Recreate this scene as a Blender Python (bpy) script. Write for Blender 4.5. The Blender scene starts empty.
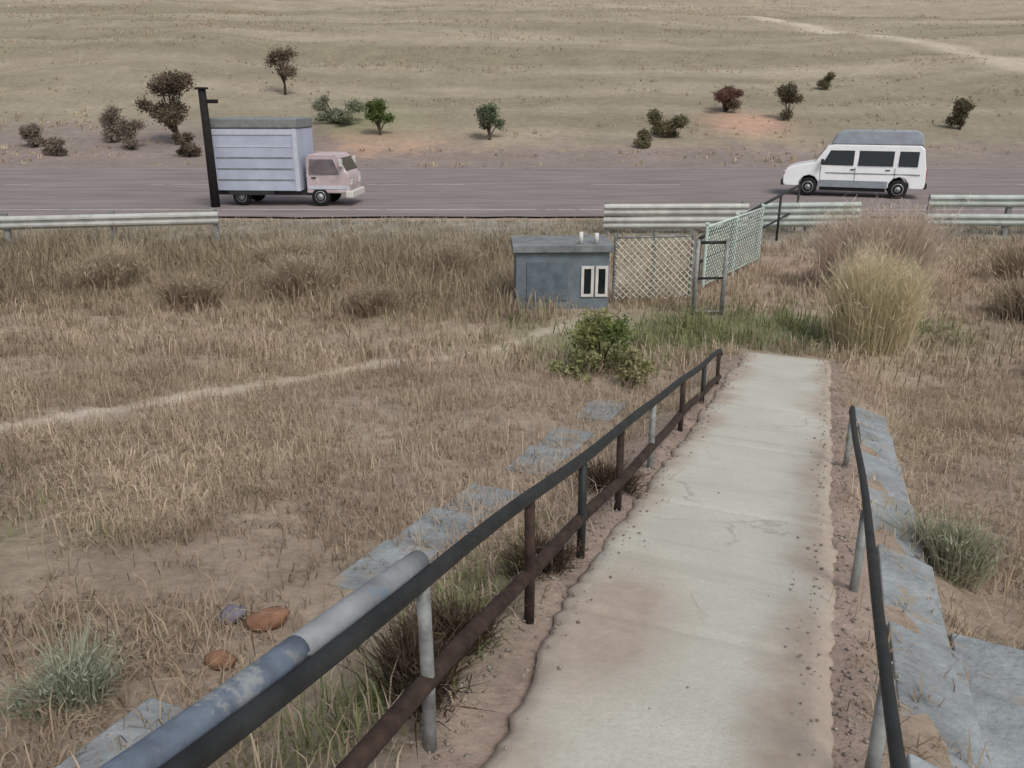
import bpy, math, random
import numpy as np
from mathutils import Vector, Matrix

random.seed(4)
rng = np.random.default_rng(11)
R = math.radians
scene = bpy.context.scene
COL = scene.collection
ANG = R(21.53)                      # the path runs this far to the right of +Y
SA, CA = math.sin(ANG), math.cos(ANG)
CAMZ = 3.35

# ------------------------------------------------------------------ terrain maths
def sstep(a, b, x):
    t = np.clip((np.asarray(x, float) - a) / (b - a), 0, 1)
    return t * t * (3 - 2 * t)

def _h(i, j):
    v = np.sin(i * 127.1 + j * 311.7) * 43758.5453
    return v - np.floor(v)

def vn(x, y):
    x = np.asarray(x, float); y = np.asarray(y, float)
    i = np.floor(x); j = np.floor(y); u = x - i; v = y - j
    u = u * u * (3 - 2 * u); v = v * v * (3 - 2 * v)
    return ((_h(i, j) * (1 - u) + _h(i + 1, j) * u) * (1 - v)
            + (_h(i, j + 1) * (1 - u) + _h(i + 1, j + 1) * u) * v)

def fbm(x, y, o=4):
    s = 0; a = .5; n = 0
    for k in range(o):
        s = s + a * vn(x * 2 ** k + 17.3 * k, y * 2 ** k - 9.1 * k); n += a; a *= .5
    return s / n

def pl(x, y):                       # world -> along / across the path
    return x * SA + y * CA, x * CA - y * SA

def wl(la, al):                     # across / along the path -> world
    return la * CA + al * SA, -la * SA + al * CA

def pz(al):                         # height of the path's surface
    t = np.minimum(1.75 - .1523 * np.asarray(al, float), 1.95)
    return .5 * (t + np.sqrt(t * t + .008))

def H(x, y):
    x = np.asarray(x, float); y = np.asarray(y, float)
    al, la = pl(x, y)
    b = pz(np.maximum(al, -3.))
    off = np.abs(la + .36)
    m = sstep(.78, 1.35, off) * (1 - sstep(9.5, 12.5, al))
    far = sstep(.6, 2.0, off)
    b = b - (.05 - .032 * sstep(.50, .60, off) * (1 - sstep(.66, .8, off))) * (1 - sstep(10.6, 11.2, al)) - .24 * m
    b = b + far * (.16 * (fbm(x * .35, y * .35) - .5) + .06 * (fbm(x * 1.7 + 5, y * 1.7) - .5))
    b = b + (1 - far) * .02 * (fbm(x * 5, y * 5) - .5)
    w = sstep(20.5, 24.5, y)
    b = b * (1 - w) + w * -.03
    d = np.maximum(y - 47., 0)
    up = .2 * (np.sqrt(d * d + 36) - 6)
    up = up + sstep(2, 30, d) * (5.5 * (fbm(x * .018 + 3, y * .02) - .5) + 1.2 * (fbm(x * .05, y * .14, 3) - .5))
    return b + up

def HH(x, y):
    return float(H(np.array([x]), np.array([y]))[0])

TRAIL = [(-12., 3.2), (-6.4, 4.7), (-4.06, 5.89), (-2.78, 8.03), (-1.46, 9.99), (0., 11.5), (1.2, 12.6)]
HTRACK = [(34., 135.), (45., 107.), (47.7, 94.7), (46., 77.), (51., 64.)]
def dist_line(x, y, pts):
    best = np.full(np.shape(x), 1e9)
    for (ax, ay), (bx, by) in zip(pts[:-1], pts[1:]):
        dx, dy = bx - ax, by - ay
        t = np.clip(((x - ax) * dx + (y - ay) * dy) / (dx * dx + dy * dy), 0, 1)
        best = np.minimum(best, np.hypot(x - ax - t * dx, y - ay - t * dy))
    return best

def zones(x, y):
    """what grows where: bare pinkish soil, green, dark brush, pale soil"""
    al, la = pl(x, y)
    off = np.abs(la + .36)
    n = fbm(x * .9 + 3, y * .9, 3); n2 = fbm(x * .25 - 7, y * .25 + 2, 3)
    onp = 1 - sstep(10.3, 11.4, al)
    bare = (1 - sstep(.55, 1.0 , off + .5 * (n - .5))) * onp
    tr = 1 - sstep(.07, .26, dist_line(x, y, TRAIL) + .22 * (n - .5))
    ge = np.exp(-(((x - 3.5) / 2.6) ** 2 + ((y - 11.9) / 1.0) ** 2)) * 1.5
    ge = np.maximum(ge, np.exp(-(((x - 1.2) / .8) ** 2 + ((y - 11.3) / 1.1) ** 2)))
    ge = np.maximum(ge, .8 * np.exp(-((la + 1.3) / .25) ** 2 - ((al - 2.4) / .9) ** 2))
    ge = np.maximum(ge, .45 * np.exp(-(((x + 3.2) / .7) ** 2 + ((y - 3.7) / .6) ** 2)))
    ge = np.maximum(ge, .8 * np.exp(-((la - 1.05) / .25) ** 2 - ((al - 2.45) / .3) ** 2))
    hillg = .6 * np.exp(-(((x + 10.5) / 4.5) ** 2 + ((y - 61) / 5) ** 2))
    green = np.clip(np.maximum(ge, hillg) * (.5 + n), 0, 1)
    brush = sstep(11.5, 14.0, y + 1.6 * (n2 - .5)) * (1 - sstep(19.0, 21.5, y)) * (1 - sstep(-.5, 1.5, x)) * sstep(.25, .5, n + .2)
    verge = sstep(18.5, 21.5, y) * (1 - sstep(23.8, 24.5, y))
    rs = 1.5 * np.exp(-(((x - 16.4) / 2.4) ** 2 + ((y - 59.5) / 3.2) ** 2)) + .8 * np.exp(-(((x - 7.5) / 2.4) ** 2 + ((y - 16.3) / 1.5) ** 2))
    rs = rs + .8 * np.exp(-(((x + 9.5) / 6) ** 2 + ((y - 53) / 5) ** 2)) 
    red = np.clip(rs * (.5 + n), 0, 1)
    pale = 1 - sstep(.6, 3.2, dist_line(x, y, HTRACK) + 2 * (n2 - .5))
    return np.clip(bare, 0, 1), tr, green, brush, verge, red, np.clip(pale, 0, 1), n, n2

# ------------------------------------------------------------------ materials
def new_mat(name):
    m = bpy.data.materials.new(name); m.use_nodes = True
    nt = m.node_tree
    return m, nt, nt.nodes['Principled BSDF']

def mat(name, col, rough=.7, metal=0., var=.18, scale=6., col2=None, bump=.0, bscale=40., spots=None, spec=.4, coat=0.):
    m, nt, b = new_mat(name)
    N, L = nt.nodes, nt.links
    tc = N.new('ShaderNodeTexCoord')
    n1 = N.new('ShaderNodeTexNoise'); n1.inputs['Scale'].default_value = scale; n1.inputs['Detail'].default_value = 7; n1.inputs['Roughness'].default_value = .65
    L.new(tc.outputs['Object'], n1.inputs['Vector'])
    rp = N.new('ShaderNodeValToRGB')
    c2 = col2 if col2 else tuple(max(0, c * (1 - var * 2)) for c in col)
    c1 = tuple(min(1, c * (1 + var * .4)) for c in col)
    rp.color_ramp.elements[0].position = .32; rp.color_ramp.elements[1].position = .66
    rp.color_ramp.elements[0].color = (*c2, 1); rp.color_ramp.elements[1].color = (*c1, 1)
    L.new(n1.outputs['Fac'], rp.inputs['Fac'])
    out = rp.outputs['Color']
    if spots:
        n2 = N.new('ShaderNodeTexNoise'); n2.inputs['Scale'].default_value = spots[1]; n2.inputs['Detail'].default_value = 9; n2.inputs['Roughness'].default_value = .7
        L.new(tc.outputs['Object'], n2.inputs['Vector'])
        r2 = N.new('ShaderNodeValToRGB'); r2.color_ramp.elements[0].position = spots[2]; r2.color_ramp.elements[1].position = spots[2] + .08
        L.new(n2.outputs['Fac'], r2.inputs['Fac'])
        mx = N.new('ShaderNodeMixRGB'); mx.inputs['Color2'].default_value = (*spots[0], 1)
        L.new(r2.outputs['Color'], mx.inputs['Fac']); L.new(out, mx.inputs['Color1']); out = mx.outputs['Color']
    L.new(out, b.inputs['Base Color'])
    b.inputs['Roughness'].default_value = rough; b.inputs['Metallic'].default_value = metal
    b.inputs['Specular IOR Level'].default_value = spec
    if coat: b.inputs['Coat Weight'].default_value = coat; b.inputs['Coat Roughness'].default_value = .1
    if bump:
        n3 = N.new('ShaderNodeTexNoise'); n3.inputs['Scale'].default_value = bscale; n3.inputs['Detail'].default_value = 6
        L.new(tc.outputs['Object'], n3.inputs['Vector'])
        bp = N.new('ShaderNodeBump'); bp.inputs['Strength'].default_value = bump; bp.inputs['Distance'].default_value = .02
        L.new(n3.outputs['Fac'], bp.inputs['Height']); L.new(bp.outputs['Normal'], b.inputs['Normal'])
    return m

def attr_mat(name, rough=.9, bump=0., bscale=20., trans=0., nscale=0., namt=.25):
    m, nt, b = new_mat(name); N, L = nt.nodes, nt.links
    a = N.new('ShaderNodeAttribute'); a.attribute_name = 'Col'
    out = a.outputs['Color']
    if nscale:
        tc = N.new('ShaderNodeTexCoord')
        cur = out
        for sc_, am in ((nscale, namt), (nscale * .13, namt * .8), (nscale * 6, namt)):
            nz = N.new('ShaderNodeTexNoise'); nz.inputs['Scale'].default_value = sc_; nz.inputs['Detail'].default_value = 8; nz.inputs['Roughness'].default_value = .7
            L.new(tc.outputs['Object'], nz.inputs['Vector'])
            mr = N.new('ShaderNodeMapRange'); mr.inputs['From Min'].default_value = .3; mr.inputs['From Max'].default_value = .7
            mr.inputs['To Min'].default_value = 1 - am; mr.inputs['To Max'].default_value = 1 + am
            L.new(nz.outputs['Fac'], mr.inputs['Value'])
            mx = N.new('ShaderNodeVectorMath'); mx.operation = 'SCALE'
            L.new(cur, mx.inputs[0]); L.new(mr.outputs['Result'], mx.inputs['Scale']); cur = mx.outputs[0]
        out = cur
        if bump:
            n3 = N.new('ShaderNodeTexNoise'); n3.inputs['Scale'].default_value = bscale; n3.inputs['Detail'].default_value = 9; n3.inputs['Roughness'].default_value = .75
            L.new(tc.outputs['Object'], n3.inputs['Vector'])
            bp = N.new('ShaderNodeBump'); bp.inputs['Strength'].default_value = bump; bp.inputs['Distance'].default_value = .06
            L.new(n3.outputs['Fac'], bp.inputs['Height']); L.new(bp.outputs['Normal'], b.inputs['Normal'])
    L.new(out, b.inputs['Base Color'])
    b.inputs['Roughness'].default_value = rough; b.inputs['Specular IOR Level'].default_value = .15
    if trans:
        tr = N.new('ShaderNodeBsdfTranslucent'); L.new(out, tr.inputs['Color'])
        ms = N.new('ShaderNodeMixShader'); ms.inputs['Fac'].default_value = trans
        L.new(b.outputs['BSDF'], ms.inputs[1]); L.new(tr.outputs['BSDF'], ms.inputs[2])
        L.new(ms.outputs['Shader'], N['Material Output'].inputs['Surface'])
    return m

M_TER = attr_mat('dry_ground', .95, bump=.8, bscale=9., nscale=2.2, namt=.2)
M_GRASS = attr_mat('grass_blades', .85, trans=.25)
M_LEAF = attr_mat('leaves', .75, trans=.25)
M_BARK = mat('bark', (.10, .075, .055), .95, var=.3, scale=12, bump=.6)
M_DARKSTEEL = mat('black_painted_steel', (.022, .024, .024), .6, var=.3, scale=9, spots=((.10, .055, .03), 14., .62), bump=.15)
M_CAP = mat('weathered_galvanised', (.27, .285, .295), .75, .0, var=.22, scale=5, spots=((.16, .2, .25), 7., .58), bump=.12)
M_BLUECAP = mat('faded_blue_paint', (.15, .185, .24), .75, .0, var=.25, scale=8, spots=((.25, .265, .27), 9., .5), bump=.12)
M_POST = mat('grey_steel_post', (.30, .31, .30), .6, .2, var=.3, scale=10, spots=((.16, .10, .06), 16., .6))
M_RUST = mat('rusted_bar', (.05, .03, .022), .9, var=.4, scale=14, bump=.3)
M_GREYCON = mat('grey_concrete', (.30, .325, .335), .9, var=.22, scale=3.5, spots=((.30, .25, .19), 3., .55), bump=.8, bscale=25)
M_BLUECON = mat('blue_grey_render', (.17, .205, .235), .85, var=.16, scale=4, spots=((.11, .13, .13), 6., .62), bump=.3)
M_SLAB = mat('grey_slab', (.22, .235, .24), .9, var=.2, scale=5, bump=.4)
M_WHITE = mat('white_van_paint', (.90, .91, .92), .35, var=.04, scale=3, coat=.4)
M_ROOFGREY = mat('grey_roof_shell', (.30, .33, .37), .5, var=.12, scale=3)
M_GLASS = mat('dark_glass', (.012, .016, .02), .08, var=.2, scale=2, spec=.6)
M_TYRE = mat('tyre_rubber', (.016, .016, .016), .9, var=.3)
M_RIM = mat('steel_rim', (.38, .39, .4), .45, .6)
M_TRIM = mat('dark_trim', (.03, .032, .034), .6)
M_LAMP = mat('clear_lamp', (.7, .7, .66), .15)
M_ORANGE = mat('orange_lens', (.6, .2, .03), .25)
M_RED = mat('red_lens', (.4, .02, .02), .25)
M_BOXBLUE = mat('pale_blue_panel', (.45, .49, .60), .6, var=.08, scale=2., spots=((.40, .47, .49), 2.5, .6))
M_BOXEDGE = mat('pale_aluminium_edge', (.56, .58, .66), .5, .1, var=.06)
M_BOXROOF = mat('grey_box_roof', (.22, .235, .23), .7, var=.15)
M_PINKCAB = mat('faded_pinkish_white', (.52, .42, .43), .5, var=.12, scale=3., spots=((.64, .58, .58), 3., .55))
M_OLDWHITE = mat('old_white_paint', (.66, .64, .6), .6, var=.1)
M_DARKWOOD = mat('tarred_timber', (.018, .016, .015), .9, var=.4, scale=9, bump=.3)
M_RAIL = mat('pale_green_guardrail', (.43, .48, .45), .5, .25, var=.15, scale=2.5, spots=((.24, .26, .24), 4., .62))
M_RAILW = mat('pale_guardrail', (.50, .51, .48), .55, .2, var=.15, scale=2.5, spots=((.3, .3, .28), 4., .62))
M_WIRE = mat('galvanised_wire', (.74, .74, .63), .5, .3, var=.2)
M_MINT = mat('mint_paint', (.56, .66, .61), .6, var=.12, scale=3)
M_ASPH = None

# ------------------------------------------------------------------ mesh helpers
def link(o, parent=None):
    COL.objects.link(o)
    if parent: o.parent = parent
    return o

def tag(o, label=None, cat=None, group=None, kind=None):
    if label: o['label'] = label
    if cat: o['category'] = cat
    if group: o['group'] = group
    if kind: o['kind'] = kind
    return o

def empty(name, loc, rz=0, label=None, cat=None, group=None):
    o = bpy.data.objects.new(name, None); o.empty_display_size = .2
    o.location = loc; o.rotation_euler = (0, 0, rz); link(o)
    return tag(o, label, cat, group)

class MB:
    def __init__(s): s.v = []; s.f = []
    def add(s, vs, fs):
        n = len(s.v); s.v += [tuple(v) for v in vs]; s.f += [tuple(i + n for i in f) for f in fs]; return s
    def box(s, x0, x1, y0, y1, z0, z1):
        return s.add([(x0, y0, z0), (x1, y0, z0), (x1, y1, z0), (x0, y1, z0), (x0, y0, z1), (x1, y0, z1), (x1, y1, z1), (x0, y1, z1)],
                     [(0, 3, 2, 1), (4, 5, 6, 7), (0, 1, 5, 4), (1, 2, 6, 5), (2, 3, 7, 6), (3, 0, 4, 7)])
    def bar(s, a, b, w, h):        # a square bar from a to b, w wide (level), h deep
        a = Vector(a); b = Vector(b); d = (b - a).normalized()
        side = d.cross(Vector((0, 0, 1)))
        if side.length < 1e-4: side = Vector((1, 0, 0))
        side.normalize(); up = side.cross(d).normalized()
        vs = []
        for p in (a, b):
            for i, j in ((-1, -1), (1, -1), (1, 1), (-1, 1)): vs.append(p + side * w / 2 * i + up * h / 2 * j)
        return s.add(vs, [(0, 3, 2, 1), (4, 5, 6, 7), (0, 1, 5, 4), (1, 2, 6, 5), (2, 3, 7, 6), (3, 0, 4, 7)])
    def tube(s, pts, rad, n=8):
        pts = [Vector(p) for p in pts]
        if not isinstance(rad, (list, tuple)): rad = [rad] * len(pts)
        rings = []
        for i, p in enumerate(pts):
            d = (pts[min(i + 1, len(pts) - 1)] - pts[max(i - 1, 0)]).normalized()
            q = d.cross(Vector((.31, .95, .05)))
            if q.length < .1: q = d.cross(Vector((1, 0, 0)))
            q.normalize(); w = d.cross(q)
            rings.append([p + (q * math.cos(2 * math.pi * k / n) + w * math.sin(2 * math.pi * k / n)) * rad[i] for k in range(n)])
        vs = [v for r in rings for v in r]; fs = []
        for i in range(len(pts) - 1):
            for k in range(n): fs.append((i * n + k, i * n + (k + 1) % n, (i + 1) * n + (k + 1) % n, (i + 1) * n + k))
        fs.append(tuple(range(n))[::-1]); fs.append(tuple((len(pts) - 1) * n + k for k in range(n)))
        return s.add(vs, fs)
    def prism(s, prof, y0, y1, taper=None):     # profile in x,z extruded in y
        n = len(prof)
        def yy(y, z): return y * (taper(z) if taper else 1)
        vs = [(x, yy(y0, z), z) for x, z in prof] + [(x, yy(y1, z), z) for x, z in prof]
        fs = [tuple(range(n)), tuple(range(2 * n - 1, n - 1, -1))]
        fs += [(i, i + n, (i + 1) % n + n, (i + 1) % n) for i in range(n)]
        return s.add(vs, fs)
    def lathe(s, c, prof, n=24):                # axis along y
        vs = []
        for r_, y in prof:
            for k in range(n):
                t = 2 * math.pi * k / n; vs.append((c[0] + r_ * math.cos(t), c[1] + y, c[2] + r_ * math.sin(t)))
        fs = []
        for i in range(len(prof) - 1):
            for k in range(n): fs.append((i * n + k, i * n + (k + 1) % n, (i + 1) * n + (k + 1) % n, (i + 1) * n + k))
        fs.append(tuple(range(n))); fs.append(tuple((len(prof) - 1) * n + k for k in range(n))[::-1])
        return s.add(vs, fs)
    def build(s, name, m, parent=None, bevel=0., smooth=False, seg=2):
        me = bpy.data.meshes.new(name); me.from_pydata(s.v, [], s.f); me.update()
        import bmesh
        bm = bmesh.new(); bm.from_mesh(me); bmesh.ops.recalc_face_normals(bm, faces=bm.faces); bm.to_mesh(me); bm.free()
        me.materials.append(m)
        if smooth:
            for p in me.polygons: p.use_smooth = True
        o = bpy.data.objects.new(name, me); link(o, parent)
        if bevel:
            bv = o.modifiers.new('bevel', 'BEVEL'); bv.width = bevel; bv.segments = seg; bv.limit_method = 'ANGLE'; bv.angle_limit = R(35)
            for p in me.polygons: p.use_smooth = True
            bv.harden_normals = True
        return o

def np_mesh(name, V, F, cols, m, parent=None, smooth=False):
    """V (n,3); F (k,3|4); cols (n,3) per vertex"""
    me = bpy.data.meshes.new(name)
    n, k, q = len(V), len(F), F.shape[1]
    me.vertices.add(n); me.vertices.foreach_set('co', V.astype(np.float32).ravel())
    me.loops.add(k * q); me.loops.foreach_set('vertex_index', F.astype(np.int32).ravel())
    me.polygons.add(k); me.polygons.foreach_set('loop_start', np.arange(0, k * q, q, dtype=np.int32))
    me.polygons.foreach_set('loop_total', np.full(k, q, dtype=np.int32))
    if smooth: me.polygons.foreach_set('use_smooth', np.ones(k, dtype=bool))
    me.update(calc_edges=True)
    if cols is not None:
        a = me.color_attributes.new('Col', 'FLOAT_COLOR', 'POINT')
        c = np.ones((n, 4), np.float32); c[:, :3] = np.clip(cols, 0, 1); a.data.foreach_set('color', c.ravel())
    me.materials.append(m)
    o = bpy.data.objects.new(name, me); return link(o, parent)

def mixc(a, b, t):
    return a * (1 - t[:, None]) + np.asarray(b)[None, :] * t[:, None]

# ------------------------------------------------------------------ ground
def axis(parts):
    out = []
    for a, b, s in parts: out.append(np.arange(a, b, s))
    out.append(np.array([parts[-1][1]])); return np.concatenate(out)

def ground_cols(x, y):
    bare, tr, green, brush, verge, red, pale, n, n2 = zones(x, y)
    c = np.tile(np.array([[.36, .285, .215]]), (len(x), 1))
    c = mixc(c, (.43, .35, .27), sstep(.35, .75, n2) * .8)
    hill = sstep(46, 60, y)
    band = fbm(x * .012 + 4, y * .11, 4); band2 = fbm(x * .045 - 3, y * .42 + .03 * x, 4)
    c = mixc(c, (.315, .27, .20), hill)
    c = mixc(c, (.25, .22, .155), hill * sstep(.48, .72, band) * .85)
    c = mixc(c, (.385, .325, .25), hill * sstep(.52, .28, band) * .7)
    c = mixc(c, (.21, .18, .125), hill * sstep(.5, .75, band2) * .35)
    c = mixc(c, (.46, .395, .31), hill * sstep(.47, .25, band2) * .3)
    c = mixc(c, (.27, .215, .145), brush * .8)
    c = mixc(c, (.28, .275, .235), verge * .7)
    c = mixc(c, (.40, .305, .255), bare * .9)
    c = mixc(c, (.47, .305, .225), red * .95)
    c = mixc(c, (.60, .52, .42), np.maximum(pale * .6, tr))
    ext = 10 * (1 - sstep(-14, -9, x)) + 3 * sstep(-9, -4, x)
    purple = sstep(43, 45, y) * (1 - sstep(47.5, 53, y - ext + 6 * (n - .5)))
    c = mixc(c, (.25, .205, .19), purple * .85)
    c = mixc(c, (.19, .21, .10), green * .8)
    return c

xs = axis([(-420, -60, 12), (-60, -16, 1.5), (-16, 18, .14), (18, 60, 1.5), (60, 420, 12)])
ys = axis([(-40, -2, 3), (-2, 22, .14), (22, 60, .6), (60, 150, 1.6), (150, 420, 9)])
GX, GY = np.meshgrid(xs, ys)
gx, gy = GX.ravel(), GY.ravel()
gz = H(gx, gy)
nx, ny = len(xs), len(ys)
ii = (np.arange(ny - 1)[:, None] * nx + np.arange(nx - 1)[None, :]).ravel()
F = np.stack([ii, ii + 1, ii + nx + 1, ii + nx], 1)
ter = np_mesh('ground', np.stack([gx, gy, gz], 1), F, ground_cols(gx, gy), M_TER, smooth=True)
tag(ter, kind='structure')

# ------------------------------------------------------------------ road
m, nt, b = new_mat('worn_asphalt'); N, L = nt.nodes, nt.links
tc = N.new('ShaderNodeTexCoord')
mp = N.new('ShaderNodeMapping'); mp.inputs['Scale'].default_value = (.11, .55, 1); L.new(tc.outputs['Object'], mp.inputs['Vector'])
nz = N.new('ShaderNodeTexNoise'); nz.inputs['Scale'].default_value = 2.2; nz.inputs['Detail'].default_value = 8; nz.inputs['Roughness'].default_value = .65; L.new(mp.outputs['Vector'], nz.inputs['Vector'])
rp = N.new('ShaderNodeValToRGB'); rp.color_ramp.elements[0].position = .35; rp.color_ramp.elements[1].position = .68
rp.color_ramp.elements[0].color = (.175, .143, .14, 1); rp.color_ramp.elements[1].color = (.275, .23, .22, 1)
L.new(nz.outputs['Fac'], rp.inputs['Fac'])
n4 = N.new('ShaderNodeTexNoise'); n4.inputs['Scale'].default_value = 60; n4.inputs['Detail'].default_value = 4; L.new(tc.outputs['Object'], n4.inputs['Vector'])
mr = N.new('ShaderNodeMapRange'); mr.inputs['To Min'].default_value = .7; mr.inputs['To Max'].default_value = 1.3; L.new(n4.outputs['Fac'], mr.inputs['Value'])
vm = N.new('ShaderNodeVectorMath'); vm.operation = 'SCALE'; L.new(rp.outputs['Color'], vm.inputs[0]); L.new(mr.outputs['Result'], vm.inputs['Scale'])
L.new(vm.outputs[0], b.inputs['Base Color']); b.inputs['Roughness'].default_value = .9
M_ASPH = m
ROADZ = .03
def sheet(name, x0, x1, y0, y1, z, mm, amp=.0, step=.8):
    X = np.arange(x0, x1 + 1e-6, step)
    lo = y0 + amp * (fbm(X * .8, X * 0 + 3) - .5) * 2; hi = y1 + amp * (fbm(X * .8, X * 0 + 9) - .5) * 2
    V = np.concatenate([np.stack([X, lo, X * 0 + z], 1), np.stack([X, hi, X * 0 + z], 1)])
    k = len(X); i = np.arange(k - 1)
    return np_mesh(name, V, np.stack([i, i + 1, i + 1 + k, i + k], 1), None, mm)
tag(sheet('road', -140, 140, 24.6, 43.6, ROADZ, M_ASPH, .25), kind='structure')
M_LINE = mat('worn_road_paint', (.48, .46, .43), .8, var=.1, scale=1.5, spots=((.19, .165, .16), 1.8, .52))
tag(sheet('road_edge_line', -140, 140, 26.1, 26.28, ROADZ + .005, M_LINE, .02), kind='structure')
tag(sheet('road_far_edge_line', -140, 140, 42.4, 42.55, ROADZ + .005, M_LINE, .02), kind='structure')
k = 0
for x0 in np.arange(-60, 60, 9.):
    tag(sheet('road_centre_dash', x0, x0 + 4, 34.2, 34.36, ROADZ + .005, M_LINE, 0, 1.), kind='structure')

# ------------------------------------------------------------------ concrete path
m, nt, b = new_mat('path_concrete'); N, L = nt.nodes, nt.links
tc = N.new('ShaderNodeTexCoord')
def noise(scale, det=8, ro=.65, vec=None):
    q = N.new('ShaderNodeTexNoise'); q.inputs['Scale'].default_value = scale; q.inputs['Detail'].default_value = det; q.inputs['Roughness'].default_value = ro
    L.new(vec or tc.outputs['Object'], q.inputs['Vector']); return q.outputs['Fac']
def ramp(fac, p0, p1, c0, c1):
    q = N.new('ShaderNodeValToRGB'); e = q.color_ramp.elements; e[0].position = p0; e[1].position = p1; e[0].color = (*c0, 1); e[1].color = (*c1, 1)
    L.new(fac, q.inputs['Fac']); return q.outputs['Color']
def mix(f, a, c, bl='MIX'):
    q = N.new('ShaderNodeMixRGB'); q.blend_type = bl
    for s_, v in (('Fac', f), ('Color1', a), ('Color2', c)):
        if isinstance(v, (int, float)): q.inputs[s_].default_value = v
        elif isinstance(v, tuple): q.inputs[s_].default_value = (*v, 1)
        else: L.new(v, q.inputs[s_])
    return q.outputs['Color']
base = ramp(noise(1.6), .3, .7, (.47, .462, .40), (.59, .58, .515))
mp = N.new('ShaderNodeMapping'); mp.inputs['Scale'].default_value = (.5, 4.5, 1); L.new(tc.outputs['Object'], mp.inputs['Vector'])
base = mix(ramp(noise(1.3, 6, .6, mp.outputs['Vector']), .56, .74, (0, 0, 0), (.75, .75, .75)), base, (.37, .365, .305))
base = mix(ramp(noise(55, 4), .35, .7, (0, 0, 0), (.5, .5, .5)), base, (.40, .385, .33))
vc = N.new('ShaderNodeTexVoronoi'); vc.feature = 'DISTANCE_TO_EDGE'; vc.inputs['Scale'].default_value = .75
wp = N.new('ShaderNodeTexNoise'); wp.inputs['Scale'].default_value = 3.; wp.inputs['Detail'].default_value = 6; L.new(tc.outputs['Object'], wp.inputs['Vector'])
wv = N.new('ShaderNodeVectorMath'); wv.operation = 'MULTIPLY_ADD'; wv.inputs[1].default_value = (.5, .5, .5); L.new(wp.outputs['Color'], wv.inputs[0]); L.new(tc.outputs['Object'], wv.inputs[2]); L.new(wv.outputs[0], vc.inputs['Vector'])
base = mix(mix(1., ramp(vc.outputs['Distance'], .002, .009, (.8, .8, .8), (0, 0, 0)), ramp(noise(.9, 2), .5, .56, (0, 0, 0), (1, 1, 1)), 'MULTIPLY'), base, (.36, .34, .29))
gv = N.new('ShaderNodeTexVoronoi'); gv.inputs['Scale'].default_value = 70; L.new(tc.outputs['Object'], gv.inputs['Vector'])
base = mix(mix(1., ramp(gv.outputs['Distance'], .12, .22, (.7, .7, .7), (0, 0, 0)), ramp(noise(3, 4), .48, .6, (0, 0, 0), (1, 1, 1)), 'MULTIPLY'), base, (.27, .255, .22))
at = N.new('ShaderNodeAttribute'); at.attribute_name = 'Col'
base = mix(at.outputs['Fac'], base, ramp(noise(9), .3, .7, (.34, .275, .22), (.45, .375, .31)))
L.new(base, b.inputs['Base Color']); b.inputs['Roughness'].default_value = .92; b.inputs['Specular IOR Level'].default_value = .2
bp = N.new('ShaderNodeBump'); bp.inputs['Strength'].default_value = .5; bp.inputs['Distance'].default_value = .012
L.new(noise(22, 8, .75), bp.inputs['Height']); L.new(bp.outputs['Normal'], b.inputs['Normal'])
M_PATH = m
al_ = np.arange(-1.6, 11.0, .03); t_ = np.linspace(0, 1, 40)
A, T = np.meshgrid(al_, t_, indexing='ij')
lo = -.90 + .13 * (1 - sstep(1.3, 3.2, A)) + .10 * (fbm(A * 1.1, A * 0 + 2) - .5) + .05 * (fbm(A * 5, A * 0 + 4) - .5) + .05 * (fbm(A * 14, A * 0 + 4) - .5)
hi = .20 + .07 * (fbm(A * 1.3, A * 0 + 7) - .5) + .04 * (fbm(A * 6, A * 0 + 5) - .5) + .045 * (fbm(A * 14, A * 0 + 5) - .5)
LA = lo + (hi - lo) * T
jn = np.abs(((A + .3) / 1.55) % 1 - .5) * 1.55
Z = pz(A) - .014 * np.exp(-((.775 - jn) / .02) ** 2) + .006 * (fbm(A * 2, LA * 2) - .5)
edge = np.minimum(LA - lo, hi - LA)
Z = Z - .02 * (1 - sstep(0, .06, edge))
dirt = (1 - sstep(.02, .30, edge + .40 * (fbm(A * 1.8, LA * 2.5 + 3) - .5) + .12 * (fbm(A * 9, LA * 9 + 3) - .5))) * .95
dirt = np.maximum(dirt, np.clip(1.5 * np.exp(-((LA + .66) / .22) ** 2 - ((A - 2.75) / .55) ** 2) * (.35 + 1.2 * fbm(A * 4, LA * 4)), 0, .92))
dirt = np.maximum(dirt, np.clip(1.3 * np.exp(-((LA - .24) / .13) ** 2 - ((A - 1.5) / .5) ** 2), 0, .9))
na, nl = A.shape
V = np.stack([LA.ravel(), A.ravel(), Z.ravel()], 1)
ii = (np.arange(na - 1)[:, None] * nl + np.arange(nl - 1)[None, :]).ravel()
F = np.stack([ii, ii + 1, ii + nl + 1, ii + nl], 1)
# skirt: every border vertex gets a twin below it
bor = np.concatenate([np.arange(nl), nl * np.arange(1, na) + nl - 1, (na - 1) * nl + np.arange(nl - 2, -1, -1), nl * np.arange(na - 2, 0, -1)])
low = V[bor].copy(); low[:, 2] -= .16
s0 = len(V); kk = len(bor); j = np.arange(kk)
F = np.concatenate([F, np.stack([bor[j], s0 + j, s0 + (j + 1) % kk, bor[(j + 1) % kk]], 1)])
V = np.concatenate([V, low])
dc = np.concatenate([dirt.ravel(), np.ones(kk)])
pth = np_mesh('path', V, F, np.repeat(dc[:, None], 3, 1), M_PATH, smooth=True)
pth.rotation_euler = (0, 0, -ANG); tag(pth, kind='structure')

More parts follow.
